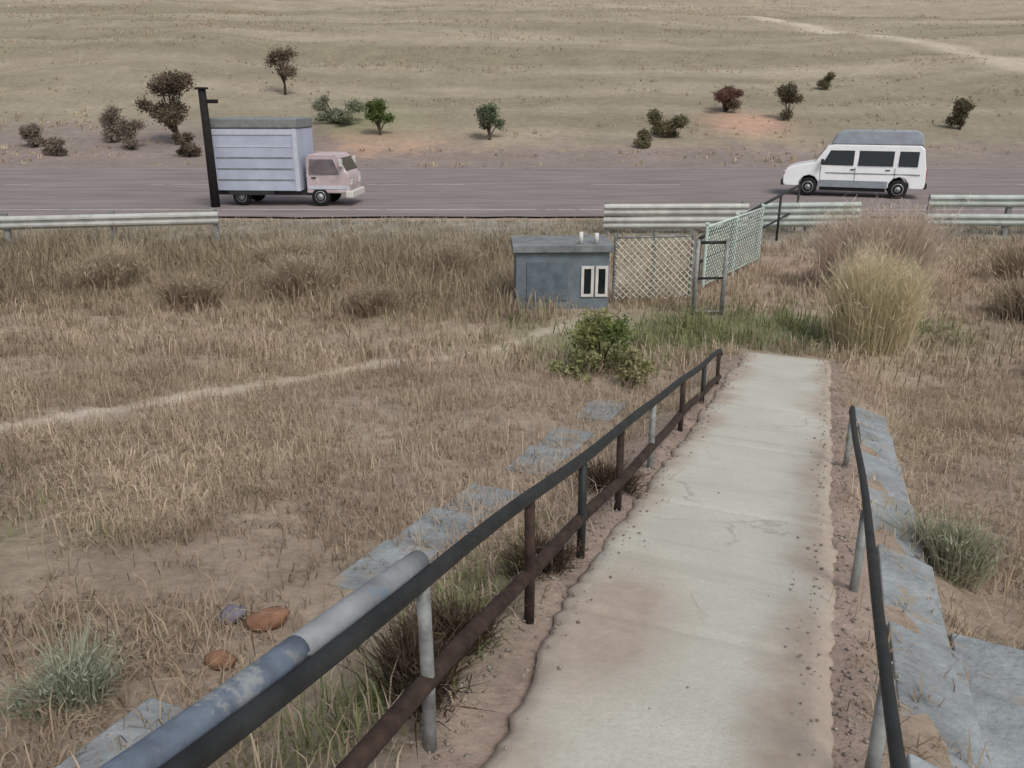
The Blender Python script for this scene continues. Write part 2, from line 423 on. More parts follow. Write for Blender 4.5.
# ------------------------------------------------------------------ concrete side channels and slab
def strip(name, la0, la1, a0, a1, mm, th, parts_gap=1.0, skip=()):
    mb = MB(); a = a0; q = 0
    while a < a1 - .2:
        if q in skip: a += parts_gap * .9; q += 1; continue
        a2 = min(a + parts_gap * (.94 + .12 * _h(q, la0)), a1)
        c = []
        for (l, aa) in ((la0, a + .012), (la1, a + .012), (la1, a2 - .012), (la0, a2 - .012)):
            l2 = l + .03 * (_h(q + l, aa) - .5)
            x, y = wl(l2, aa); c.append((l2, aa, HH(x, y)))
        zt = max(p[2] for p in c) * 0 + sum(p[2] for p in c) / 4
        top = [(p[0], p[1], .35 * zt + .65 * p[2] + th) for p in c]; bot = [(p[0], p[1], p[2] - .2) for p in c]
        mb.add(bot + top, [(0, 3, 2, 1), (4, 5, 6, 7), (0, 1, 5, 4), (1, 2, 6, 5), (2, 3, 7, 6), (3, 0, 4, 7)])
        a = a2; q += 1
    o = mb.build(name, mm, bevel=.012); o.rotation_euler = (0, 0, -ANG)
    return o
tag(strip('drain_channel', -2.16, -1.80, 1.2, 8.0, M_GREYCON, .032, .62, (1, 2, 6, 9)), kind='structure')
tag(strip('drain_apron', .43, .72, -.6, 8.2, M_GREYCON, .038, 1.0), kind='structure')
tag(strip('concrete_apron', .735, 2.2, 2.5, 3.7, M_GREYCON, .03, .62), kind='structure')

# ------------------------------------------------------------------ railings
def railing(label, la, a0, a1, posts, hfun, lower, rad=.026, pm=None):
    am = (a0 + a1) / 2; x, y = wl(la, am); zb = float(pz(am)) - .06
    t = empty('handrail', (x, y, zb), -ANG, label, 'railing', 'railings along the path')
    P = lambda l, a, h: (l - la, a - am, float(pz(a)) + h - zb)
    aa = np.linspace(a0, a1, 60)
    MB().tube([P(la + .006 * math.sin(q * 2.1), q, hfun(q) + .006 * math.sin(q * 3.3)) for q in aa] + [P(la, a1 + .03, hfun(a1) - .05)], rad, 12).build('top_rail', M_DARKSTEEL, t, smooth=True)
    if lower:
        MB().tube([P(la + .01 * math.sin(q * 1.7), q, lower(q) + .008 * math.sin(q * 4.1)) for q in aa], rad * 1.15, 10).build('bottom_rail', M_RUST, t, smooth=True)
        for (p0, p1, m_, lb) in ((a0, .62, M_CAP, 'bare grey length of thick pipe'), (.63, 1.22, M_BLUECAP, 'length of thick pipe with faded blue paint'), (1.23, 1.80, M_CAP, 'bare grey length of thick pipe')):
            tag(MB().tube([P(la - .055, q + .004 * k_, hfun(q) + .016 + .004 * math.sin(q * 5)) for k_, q in enumerate(np.linspace(p0, p1, 6))], .036, 16).build('pipe_sleeve', m_, t, smooth=True), lb)
    for i, a in enumerate(posts):
        xx, yy = wl(la, a)
        z0 = HH(xx, yy) - zb - .15; z1 = float(pz(a)) + hfun(a) - zb - .01
        MB().tube([(0, a - am, z0), (.004, a - am, (z0 + z1) / 2), (0, a - am, z1)], .021, 10).build('post', pm or (M_POST if i in (2, 6) else M_RUST if i % 2 else M_DARKSTEEL), t, smooth=True)
    return t
lh = lambda a: .632 - .034 * a
railing('long dark pipe handrail with rusty bottom bar left of the concrete path', -.96, -.7, 8.6,
        [-.6, .55, 1.74, 2.62, 3.35, 4.1, 5.0, 6.2, 7.4, 8.5], lh, lambda a: .265 - .0255 * a)
railing('shorter thin low dark handrail on grey posts right of the concrete path', .30, -.7, 5.95,
        [-.4, .95, 2.1, 3.6, 5.8], lambda a: .40, None, .0185, M_POST)

# ------------------------------------------------------------------ pump housing
hx, hy = .83, 13.75; hz = HH(hx, hy)
t = empty('pump_house', (hx, hy, hz), R(2), 'low blue grey concrete pump box behind the green bush', 'pump house')
MB().box(-.78, .78, -.45, .45, -.2, .93).build('wall', M_BLUECON, t, bevel=.012)
MB().box(-.84, .84, -.52, .52, .933, 1.06).build('roof', M_SLAB, t, bevel=.015)
for xx in (.42, .66):
    f = MB().box(xx - .105, xx - .06, -.475, -.44, .18, .70).box(xx + .06, xx + .105, -.475, -.44, .18, .70).box(xx - .06, xx + .06, -.475, -.44, .655, .70).box(xx - .06, xx + .06, -.475, -.44, .18, .225).build('window', M_OLDWHITE, t)
    MB().box(xx - .058, xx + .058, -.462, -.44, .227, .653).build('pane', M_GLASS, f)
MB().tube([(.3, -.40, 1.06), (.3, -.40, 1.26)], .035, 10).build('vent_pipe', M_OLDWHITE, t, smooth=True)
MB().tube([(.56, -.40, 1.06), (.56, -.40, 1.24)], .035, 10).build('vent_pipe', M_OLDWHITE, t, smooth=True)
MB().box(-.6, .1, -.468, -.44, .12, .78).build('hatch', mat('blue_grey_steel_hatch', (.14, .175, .21), .6, .1, var=.2), t, bevel=.006)

# ------------------------------------------------------------------ wire fence
def wire_fence(label, ax, ay, bx, by, h, pitch, np_, mesh_m, post_m, name='wire_fence', rails=2):
    L_ = math.hypot(bx - ax, by - ay); ang = math.atan2(by - ay, bx - ax)
    z0 = HH((ax + bx) / 2, (ay + by) / 2)
    t = empty(name, ((ax + bx) / 2, (ay + by) / 2, z0), ang, label, 'fence', 'wire mesh fences beside the path end')
    wb = MB(); z_lo, z_hi = .1, h - .04; H_ = z_hi - z_lo
    s = -H_
    def seg(s0, sg):
        # line x = s0 + sg*(z - z_lo)
        pts = []
        for zz in (z_lo, z_hi):
            pts.append((s0 + sg * (zz - z_lo), zz))
        (xa, za), (xb, zb) = pts
        if sg < 0: (xa, za), (xb, zb) = (xb, zb), (xa, za)
        lo_, hi_ = max(xa, 0), min(xb, L_)
        if hi_ - lo_ < .02: return
        f = lambda x_: za + (zb - za) * (x_ - xa) / (xb - xa)
        wb.tube([(lo_ - L_ / 2, .006 * sg, f(lo_)), (hi_ - L_ / 2, .006 * sg, f(hi_))], .0095, 4)
    k = -H_
    while k < L_ + H_:
        seg(k, 1); seg(k, -1); k += pitch
    wb.build('wire_mesh', mesh_m, t)
    for i in range(np_):
        xx = -L_ / 2 + L_ * i / (np_ - 1)
        pb = MB().tube([(xx, .03, -.2), (xx, .03, h + .03)], .03, 10)
        pb.lathe((xx, .03, h + .03), [(.001, -.03), (.034, -.03), (.034, .03), (.001, .03)], 10)
        pb.build('post', post_m, t, smooth=False)
    MB().tube([(-L_ / 2, .03, h - .02), (L_ / 2, .03, h - .02)], .021, 8).build('top_rail', post_m, t, smooth=True)
    if rails > 1: MB().tube([(-L_ / 2, .03, .12), (L_ / 2, .03, .12)], .018, 8).build('bottom_rail', post_m, t, smooth=True)
    return t
wire_fence('grey wire mesh fence panel standing beside the blue grey pump box', 1.78, 13.75, 3.15, 13.95, 1.18, .12, 3, M_WIRE, M_POST)
wire_fence('pale green wire mesh fence panel reaching towards the white van', 3.55, 14.6, 5.35, 17.3, 1.2, .13, 3, M_MINT, M_MINT)

# sheet posts by the path end
def barrier(label, x, y, rz):
    t = empty('barrier_frame', (x, y, HH(x, y)), rz, label, 'barrier')
    for xx in (-.24, .24):
        MB().tube([(xx, 0, -.2), (xx, 0, 1.25)], .038, 12).build('post', M_POST, t, smooth=True)
    MB().tube([(-.24, 0, 1.2), (.24, 0, 1.2)], .026, 10).build('rail', M_DARKSTEEL, t, smooth=True)
    MB().tube([(-.24, 0, .62), (.24, 0, .62)], .022, 10).build('rail', M_DARKSTEEL, t, smooth=True)
    MB().tube([(-.24, 0, .06), (.24, 0, .06)], .022, 10).build('rail', M_POST, t, smooth=True)
    return t
barrier('narrow grey pipe barrier with dark rails between two mesh fences', 3.22, 12.9, R(6))

# steps railing climbing to the road
t = empty('step_railing', (4.0, 15.2, HH(4., 15.2)), 0, 'dark sloping step railing rising behind the mesh fences to the road', 'railing')
pa, pb_ = (-.52, -.3, .95), (3.75, 7.0, 1.2)
def lerp3(a, b_, s_): return tuple(a[i] + (b_[i] - a[i]) * s_ for i in range(3))
MB().tube([pa, pb_], .035, 10).build('top_rail', M_DARKSTEEL, t, smooth=True)
MB().tube([(pa[0], pa[1], .5), (pb_[0], pb_[1], .55)], .025, 10).build('middle_rail', M_DARKSTEEL, t, smooth=True)
for s_ in (0, .25, .5, .75, 1):
    p = lerp3(pa, pb_, s_)
    MB().tube([(p[0], p[1], -.25), (p[0], p[1], p[2])], .03, 8).build('post', M_DARKSTEEL, t, smooth=True)

# ------------------------------------------------------------------ guardrails
WPROF = [(-.155, 0), (-.145, .012), (-.10, .06), (-.06, .065), (-.015, .01), (.015, .01), (.06, .065), (.10, .06), (.145, .012), (.155, 0)]
def guardrail(label, pts, zs, mm, spacing=2.0, ph=.82):
    (ax, ay), (bx, by) = pts
    L_ = math.hypot(bx - ax, by - ay); ang = math.atan2(by - ay, bx - ax)
    z0 = HH((ax + bx) / 2, (ay + by) / 2)
    t = empty('guardrail', ((ax + bx) / 2, (ay + by) / 2, z0), ang, label, 'guardrail', 'guardrails along the road')
    for zc in zs:
        n = len(WPROF); vs = []
        for x in (-L_ / 2, L_ / 2):
            for th in (0, .006):
                for zz, yy in WPROF: vs.append((x, -.1 - yy + th * 1.0, zc + zz))
        fs = []
        for i in range(n - 1):
            fs += [(i, i + 1, 2 * n + i + 1, 2 * n + i), (n + i, 3 * n + i, 3 * n + i + 1, n + i + 1)]
        fs += [(0, 2 * n, 3 * n, n), (n - 1, 2 * n - 1, 4 * n - 1, 3 * n - 1)]
        MB().add(vs, fs).build('rail_beam', mm, t)
    k = int(L_ // spacing)
    for i in range(k + 1):
        xx = -L_ / 2 + .1 + (L_ - .2) * i / k
        wx, wy = (ax + bx) / 2 + xx * math.cos(ang), (ay + by) / 2 + xx * math.sin(ang)
        dz = HH(wx, wy) - z0
        MB().box(xx - .06, xx + .06, -.08, .05, dz - .3, ph).build('post', M_POST, t, bevel=.008)
    return t
guardrail('single beam pale guardrail left of the road in front of the box truck', ((-19, 17.9), (-7.2, 20.0)), (.60,), M_RAILW)
guardrail('grey double beam guardrail between the mesh fence and the pump box', ((2.4, 21.4), (6.2, 21.5)), (.62, .28), M_RAILW)
guardrail('pale green guardrail panels in front of the white van', ((6.5, 21.5), (9.2, 21.7)), (.66, .34), M_RAIL, 1.3)
guardrail('double beam grey green guardrail right of the white van', ((10.75, 21.2), (23., 20.9)), (.86, .38), M_RAIL, ph=1.02)

# ------------------------------------------------------------------ wheels
def wheel(parent, x, y, r_, w, side):
    q = MB().lathe((x, y, r_), [(r_ * .62, -w / 2), (r_ * .93, -w / 2), (r_, -w * .36), (r_, w * .36), (r_ * .93, w / 2), (r_ * .62, w / 2)], 28).build('wheel', M_TYRE, parent, smooth=True)
    MB().lathe((x, y + side * w * .42, r_), [(r_ * .2, -.03 * side), (r_ * .62, -.02 * side), (r_ * .62, .03 * side), (r_ * .5, .012 * side), (r_ * .22, .02 * side), (r_ * .15, .05 * side), (.001, .05 * side)], 24).build('rim', M_RIM, q, smooth=True)
    return q

# ------------------------------------------------------------------ white van (faces local -x)
vx, vy = 12.5, 30.4
t = empty('minivan', (vx, vy, ROADZ), R(-21), 'white minivan with raised grey roof and dark windows on the road', 'van')
t.scale = (.94, .94, .96)
W = .86
tap = lambda z: 1.0 if z < 1.08 else 1.0 - .11 * (z - 1.08) / .8
prof = [(-2.42, .36), (-2.52, .45), (-2.53, .72), (-2.44, .98), (-2.15, 1.12), (-1.42, 1.25), (-1.02, 1.83), (-.8, 1.9), (2.2, 1.9), (2.36, 1.78), (2.5, 1.05), (2.52, .45), (2.46, .36),
        (1.98, .36), (1.96, .55), (1.82, .72), (1.62, .78), (1.42, .72), (1.28, .55), (1.26, .36), (-1.22, .36), (-1.24, .55), (-1.38, .72), (-1.58, .78), (-1.78, .72), (-1.92, .55), (-1.94, .36)]
MB().prism(prof, -W, W, tap).build('body', M_WHITE, t, bevel=.045, seg=3)
rp_ = [(-.92, 1.895), (-.72, 2.28), (-.45, 2.40), (2.05, 2.40), (2.24, 2.3), (2.3, 1.895)]
MB().prism(rp_, -.76, .76, lambda z: 1 - .12 * max(0, (z - 1.9)) / .5).build('raised_roof', M_ROOFGREY, t, bevel=.05, seg=3)
def sidepanel(x0, x1, z0, z1, sgn, slx=0., off=.006, th=.012):
    vs = []
    for o_ in (-th, off):
        for x, z in ((x0, z0), (x1, z0), (x1 - slx * 0, z1), (x0 + slx, z1)):
            vs.append((x, sgn * (W * tap(z) + o_), z))
    return vs, [(0, 1, 2, 3), (4, 5, 6, 7), (0, 1, 5, 4), (1, 2, 6, 5), (2, 3, 7, 6), (3, 0, 4, 7)]
for sgn in (-1, 1):
    for x0, x1, sl in ((-1.12, -.06, .26), (.16, 1.32, 0), (1.56, 2.16, 0)):
        f = MB().add(*sidepanel(x0 - .03, x1 + .03, 1.16, 1.69, sgn, sl, .003)).build('window', M_TRIM, t)
        MB().add(*sidepanel(x0, x1, 1.19, 1.66, sgn, sl, .009)).build('pane', M_GLASS, f)
    for xh in (-.02, 1.2):
        MB().box(xh - .09, xh + .07, sgn * W - .01, sgn * W + .03, 1.0, 1.035).build('handle', M_TRIM, t, bevel=.008)
    for xs_ in (-1.18, .06, 1.44):
        MB().box(xs_ - .006, xs_ + .006, sgn * W - .01, sgn * W + .003, .5, 1.1).build('door_seam', M_TRIM, t)
    MB().box(-1.2, 1.24, sgn * W - .01, sgn * W + .012, .36, .62).build('shaded_sill', mat('grey_lower_shade', (.30, .33, .37), .5, var=.1), t, bevel=.01)  # shade on the lower body, put into this grey colour
    mr_ = MB().box(-1.2, -1.08, sgn * (W + .04), sgn * (W + .24), 1.18, 1.38).build('mirror', M_TRIM, t, bevel=.03)
    wheel(t, -1.58, sgn * (W - .12), .34, .22, sgn); wheel(t, 1.62, sgn * (W - .12), .34, .22, sgn)
    MB().box(-2.545, -2.43, sgn * .48 - .16, sgn * .48 + .16, .74, .93).build('headlight', M_LAMP, t, bevel=.03)
    MB().box(2.43, 2.535, sgn * .76 - .07, sgn * .76 + .07, .75, 1.1).build('tail_light', M_RED, t, bevel=.02)
c = []
for d in (-.004, .012):
    for x, z, y in ((-1.36, 1.335, .75), (-1.36, 1.335, -.75), (-1.06, 1.77, -.70), (-1.06, 1.77, .70)):
        c.append((x - d * .83 - .012, y, z + d * .55))
MB().add(c, [(0, 1, 2, 3), (4, 5, 6, 7), (0, 1, 5, 4), (1, 2, 6, 5), (2, 3, 7, 6), (3, 0, 4, 7)]).build('windscreen', M_GLASS, t)
c = []
for d in (-.02, .012):
    for x, z, y in ((2.478, 1.17, .78), (2.478, 1.17, -.78), (2.37, 1.74, -.72), (2.37, 1.74, .72)):
        c.append((x + d, y, z))
MB().add(c, [(0, 1, 2, 3), (4, 5, 6, 7), (0, 1, 5, 4), (1, 2, 6, 5), (2, 3, 7, 6), (3, 0, 4, 7)]).build('rear_window', M_GLASS, t)
MB().box(-2.6, -2.46, -.84, .84, .38, .60).build('bumper', M_TRIM, t, bevel=.04)
MB().box(2.46, 2.6, -.84, .84, .38, .58).build('bumper', M_TRIM, t, bevel=.04)
MB().box(-2.545, -2.45, -.28, .28, .72, .92).build('grille', M_TRIM, t, bevel=.02)
MB().box(-1.15, 1.2, -.7, .7, .22, .37).build('underbody', M_TRIM, t)

MB().box(2.605, 2.612, -.24, .24, .42, .53).build('number_plate', M_OLDWHITE, t)
MB().box(-2.612, -2.605, -.24, .24, .42, .53).build('number_plate', M_OLDWHITE, t)
for xx in (-.3, .5, 1.3):
    MB().box(xx - .012, xx + .012, -.58, .58, 2.398, 2.425).build('roof_rib', M_ROOFGREY, t)
for sgn in (-1, 1):
    MB().box(-2.5, -2.36, sgn * .82 - .03, sgn * .82 + .035, .76, .86).build('indicator', M_ORANGE, t, bevel=.012)
    MB().box(-1.0, 2.3, sgn * W - .004, sgn * W + .012, .86, .90).build('side_moulding', M_ROOFGREY, t, bevel=.004)
# ------------------------------------------------------------------ pale box truck (faces local +x)
tx, ty = -7.5, 27.9
t = empty('box_truck', (tx, ty, ROADZ), R(-4), 'small truck with pale blue box body and pinkish white cab beside a black pole', 'truck')
MB().box(-2.4, .66, -.86, .86, .50, 2.45).build('cargo_box', M_BOXBLUE, t, bevel=.02)
MB().box(-2.44, .70, -.90, .90, 2.452, 2.78).build('box_roof', M_BOXROOF, t, bevel=.06)
for xx in (-2.36, .58):
    MB().box(xx - .07, xx + .09, -.885, -.862, .50, 2.45).build('corner_post', M_BOXEDGE, t, bevel=.008)
MB().box(-2.26, .50, -.885, -.862, 2.26, 2.43).build('top_band', M_BOXEDGE, t, bevel=.008)
for zz in (.85, 1.2, 1.55, 1.9):
    MB().box(-2.2, .46, -.874, -.86, zz - .02, zz + .02).build('side_rib', M_BOXEDGE if zz > 1.6 else M_SLAB, t)
MB().box(-2.4, 1.0, -.6, .6, .34, .495).build('chassis', M_TRIM, t)
MB().box(-1.9, -.3, -.84, -.80, .36, .58).build('underside_shade', M_TRIM, t)  # dark strip added as the shadow under the cargo box
cab = [(.84, .42), (2.3, .42), (2.36, .55), (2.36, .95), (2.26, 1.1), (2.02, 1.56), (1.9, 1.66), (.98, 1.66), (.84, 1.56)]
W2 = .76; t.scale = (.955, 1, 1)
t2 = lambda z: 1.0 if z < 1.0 else 1 - .1 * (z - 1) / .6
MB().prism(cab, -W2, W2, t2).build('cab', M_PINKCAB, t, bevel=.04, seg=3)
for sgn in (-1, 1):
    vs = []
    for o_ in (-.01, .008):
        for x, z in ((.95, 1.04), (2.0, 1.04), (1.8, 1.5), (.98, 1.5)): vs.append((x, sgn * (W2 * t2(z) + o_), z))
    MB().add(vs, [(0, 1, 2, 3), (4, 5, 6, 7), (0, 1, 5, 4), (1, 2, 6, 5), (2, 3, 7, 6), (3, 0, 4, 7)]).build('window', mat('pale_reflecting_glass', (.16, .13, .14), .1, var=.3, scale=2), t)
    MB().box(1.02, 1.18, sgn * W2 - .01, sgn * W2 + .02, .9, .94).build('handle', M_TRIM, t)
    MB().box(.88, 2.3, sgn * W2 - .008, sgn * W2 + .02, .55, .66).build('side_step', M_BOXEDGE, t, bevel=.008)
    MB().box(2.05, 2.16, sgn * (W2 + .03), sgn * (W2 + .16), 1.28, 1.52).build('mirror', M_OLDWHITE, t, bevel=.02)
    wheel(t, 1.3, sgn * .66, .31, .2, sgn); wheel(t, -1.5, sgn * .66, .31, .2, sgn)
    MB().box(2.33, 2.385, sgn * .52 - .13, sgn * .52 + .13, .68, .85).build('headlight', M_LAMP, t, bevel=.02)
MB().box(2.2, 2.46, -.8, .8, .28, .50).build('bumper', M_OLDWHITE, t, bevel=.03)
vs = []
for o_ in (-.008, .012):
    for x, z, y in ((2.245, 1.13, .7), (2.245, 1.13, -.7), (2.04, 1.53, -.66), (2.04, 1.53, .66)): vs.append((x + o_, y, z + o_ * .5))
MB().add(vs, [(0, 1, 2, 3), (4, 5, 6, 7), (0, 1, 5, 4), (1, 2, 6, 5), (2, 3, 7, 6), (3, 0, 4, 7)]).build('windscreen', M_GLASS, t)

px_, py_ = -9.75, 26.9
t = empty('timber_pole', (px_, py_, -.03), 0, 'thick black timber pole standing at the tail of the box truck', 'pole')
MB().tube([(0, 0, -.3), (.01, 0, 2.0), (.0, .0, 3.72)], [.15, .135, .12], 14).build('shaft', M_DARKWOOD, t, smooth=True)
MB().box(-.16, .16, -.16, .16, 3.70, 3.76).build('cap', M_DARKWOOD, t, bevel=.01)
MB().box(.11, .46, -.05, .05, 3.28, 3.40).build('arm', M_DARKWOOD, t, bevel=.01)

# ------------------------------------------------------------------ vegetation
def leaf_cloud(centers, radii, n, size, cols, flat=1.0, wisp=0.):
    """n leaf faces spread in several uneven clumps"""
    centers = np.asarray(centers, float); radii = np.asarray(radii, float)
    w = radii ** 2; w = w / w.sum()
    k = rng.choice(len(centers), n, p=w)
    d = rng.normal(size=(n, 3)); d /= np.linalg.norm(d, axis=1)[:, None]
    r_ = radii[k] * (rng.random(n) ** .45) * (1 + .25 * rng.normal(size=n))
    p = centers[k] + d * r_[:, None] * np.array([1, 1, flat])
    a = rng.normal(size=(n, 3)); a[:, 2] += wisp; a /= np.linalg.norm(a, axis=1)[:, None]
    b_ = np.cross(a, rng.normal(size=(n, 3))); b_ /= np.linalg.norm(b_, axis=1)[:, None]
    s = size * (.6 + .8 * rng.random(n))
    asp = .38 if wisp == 0 else .12
    l = a * s[:, None]; q = b_ * (s * asp)[:, None]
    V = np.stack([p - l, p + q, p + l, p - q], 1).reshape(-1, 3)
    F = np.arange(n * 4).reshape(n, 4)
    cols = np.asarray(cols); base_ = cols[rng.integers(0, len(cols), len(centers))]
    cc = base_[k] * (.75 + .5 * rng.random((n, 1))) 
    return V, F, np.repeat(cc, 4, 0)

GREEN = [(.18, .215, .075), (.21, .23, .09), (.14, .18, .06), (.24, .24, .11)]
OLIVE = [(.19, .175, .10), (.16, .15, .085), (.22, .19, .115)]
BROWN = [(.17, .135, .095), (.20, .16, .115), (.14, .11, .08)]
GREYT = [(.27, .23, .185), (.23, .195, .155)]
REDD = [(.20, .115, .09), (.18, .13, .095)]
YEL = [(.20, .175, .075), (.175, .155, .07), (.235, .20, .10)]
STRAW = [(.46, .38, .28), (.40, .33, .24), (.43, .36, .26)]

def shrub(name, label, cat, x, y, w, h, cols, n=900, leaf=.07, trunk=.0, group=None, flat=.8, wisp=0., dep=None):
    z = HH(x, y)
    t = empty(name, (x, y, z), random.uniform(0, 6), label, cat, group)
    dep = dep or w
    cb = trunk * h
    cen = []; rad = []
    m_ = max(5, int(7 + w))
    for i in range(m_):
        a = random.uniform(0, 6.28); q = random.uniform(0, .34)
        zz = cb + (h - cb) * random.uniform(.22 if trunk else .08, .82)
        tp = 1 - .45 * abs((zz - cb) / (h - cb) - .4)
        cen.append((math.cos(a) * q * w * tp, math.sin(a) * q * dep * tp, zz)); rad.append(random.uniform(.14, .25) * min(w, h - cb + .2))
    V, F_, C = leaf_cloud(cen, rad, n, leaf, cols, flat, wisp)
    V[:, 2] = np.maximum(V[:, 2], .02)
    st = MB()
    if trunk:
        st.tube([(0, 0, -.15), (.03 * w, 0, cb * .6), (0, .02, cb + .15 * h)], [.05 * w * .6 + .02, .04 * w * .6 + .015, .02 * w * .6 + .01], 8)
    for c_ in cen:
        b0 = (0, 0, cb * .8 if trunk else -.05)
        md = (c_[0] * .45, c_[1] * .45, b0[2] + (c_[2] - b0[2]) * .55)
        st.tube([b0, md, c_], [.018 * w + .004, .011 * w + .003, .004 * w + .002], 5)
    st.build('trunk' if trunk else 'stem', M_BARK, t, smooth=True)
    np_mesh('crown', V, F_, C, M_LEAF, t)
    return t

def tussock(name, label, cat, x, y, w, h, cols, n=1500, wid=.012, group=None, spread=.5):
    """upright wispy growth: fine stems fanning out of a broad foot"""
    z = HH(x, y); t = empty(name, (x, y, z), 0, label, cat, group)
    m_ = 9; cen = rng.normal(size=(m_, 2)) * .17 * w; hs_ = h * (.68 + .34 * rng.random(m_)); hs_[0] = h
    k = rng.integers(0, m_, n)
    b0 = cen[k] + rng.normal(size=(n, 2)) * .11 * w
    out = b0 * spread * 1.5 + rng.normal(size=(n, 2)) * .16 * w
    hh = hs_[k] * (.35 + .65 * rng.random(n) ** .7)
    bs = np.stack([b0[:, 0], b0[:, 1], 0 * hh - .03], 1)
    md = np.stack([b0[:, 0] + out[:, 0] * .35, b0[:, 1] + out[:, 1] * .35, hh * .6], 1)
    tp = np.stack([b0[:, 0] + out[:, 0], b0[:, 1] + out[:, 1], hh], 1)
    # side twigs start anywhere along the stems
    m2 = n * 2; q = rng.integers(0, n, m2); u = rng.uniform(.25, 1, m2)[:, None]
    s0 = np.where(u < .6, bs[q] + (md[q] - bs[q]) * u / .6, md[q] + (tp[q] - md[q]) * (u - .6) / .4)
    dr = rng.normal(size=(m2, 3)); dr[:, 2] = np.abs(dr[:, 2]) * .9 + .2; dr /= np.linalg.norm(dr, axis=1)[:, None]
    ln = h * rng.uniform(.06, .17, m2)[:, None]
    B = np.concatenate([bs, s0]); Mi = np.concatenate([md, s0 + dr * ln * .5]); T = np.concatenate([tp, s0 + dr * ln])
    ww = np.concatenate([np.full(n, wid), np.full(m2, wid * .95)])[:, None] * rng.uniform(.6, 1.3, (n + m2, 1))
    a = rng.uniform(0, 6.283, n + m2); W_ = np.stack([np.cos(a), np.sin(a), 0 * a], 1) * ww
    V = np.stack([B - W_ * .35, B + W_ * .35, Mi - W_ * .5, Mi + W_ * .5, T], 1).reshape(-1, 3)
    i = np.arange(n + m2)[:, None] * 5
    F_ = np.concatenate([i + np.array([[0, 1, 3]]), i + np.array([[0, 3, 2]]), i + np.array([[2, 3, 4]])])
    cols = np.asarray(cols); cb = cols[rng.integers(0, len(cols), m_)][k]
    C = np.concatenate([cb, cb[q]]) * rng.uniform(.75, 1.25, (n + m2, 1))
    np_mesh('stem', V, F_, np.repeat(C, 5, 0), M_GRASS, t)
    return t

# the green bush between field and path
shrub('green_bush', 'dark green leafy bush in front of the blue grey pump box', 'bush', 1.15, 9.95, 1.15, .85, GREEN, 2800, .036)
shrub('green_bush', 'yellow green weedy bush left of the handrail end', 'bush', 1.5, 9.2, .75, .5, [(.26, .26, .12), (.30, .28, .15)], 2200, .03)
# olive wispy shrub right of the path end
tussock('broom_shrub', 'tall wispy olive yellow shrub right of the path end', 'shrub', 5.12, 11.1, 1.0, 1.6, [(.62, .55, .37), (.56, .51, .33), (.66, .57, .40)], 5200, .008, spread=.35)
tussock('broom_shrub', 'brownish wispy shrub behind the olive yellow one below the white van', 'shrub', 6.75, 14.4, 1.6, 1.75, [(.60, .50, .40), (.55, .46, .37), (.62, .51, .42)], 4200, .011, spread=.35)


shrub('green_bush', 'low loose yellow green weed patch at the foot of the green bush', 'bush', .75, 9.3, .9, .35, [(.25, .26, .12), (.30, .29, .15)], 1500, .028)
G2 = 'bushes on the hillside'
shrub('dry_tree', 'large dark brown dry tree above the black pole', 'tree', -21.6, 54.0, 5.2, 4.5, BROWN, 9000, .10, trunk=.2)
shrub('dry_tree', 'small thin brown tree standing alone on the hillside above the box truck', 'tree', -18.85, 71., 3.2, 3.7, BROWN, 2200, .11, trunk=.3)
shrub('grey_bush', 'grey brown bush left of the large dry tree', 'bush', -26.4, 55.2, 3.0, 2.5, GREYT, 5200, .08, group=G2)
shrub('grey_bush', 'pale grey scrubby bush at the right foot of the large dry tree', 'bush', -23.9, 52.8, 2.3, 1.9, GREYT, 4200, .08, group=G2)
shrub('green_tree', 'small bright green tree right of the box truck', 'tree', -8.9, 56.7, 2.9, 2.3, [(.115, .165, .05), (.095, .135, .04)], 5200, .085, trunk=.1)
shrub('green_tree', 'small grey green tree in the middle of the hill foot', 'tree', -1.45, 55.2, 3.0, 2.2, [(.13, .17, .10), (.15, .18, .115), (.12, .13, .08)], 5000, .085, trunk=.1)
shrub('olive_bush', 'low wide olive bush left of the pinkish bare soil', 'bush', 10.3, 55.6, 3.6, 1.9, OLIVE, 6000, .08, group=G2)
shrub('red_bush', 'dark reddish bush growing over the pinkish bare soil', 'bush', 15.9, 63.4, 3.7, 1.9, REDD, 6000, .085, group=G2)
shrub('olive_bush', 'upright dark olive bush above the front of the white van', 'bush', 19.7, 60.5, 2.0, 2.6, [(.14, .125, .08), (.17, .14, .085)], 4800, .085, group=G2)
shrub('olive_bush', 'small dark bush on the slope right of the white van', 'bush', 30.6, 57.6, 2.0, 2.1, [(.155, .135, .085), (.18, .15, .10)], 4200, .085, group=G2)
shrub('green_bush', 'pale sage green bush beside the bright green tree', 'bush', -12.6, 60.5, 5.6, 2.0, [(.25, .265, .185), (.23, .25, .165)], 7000, .09, group=G2)
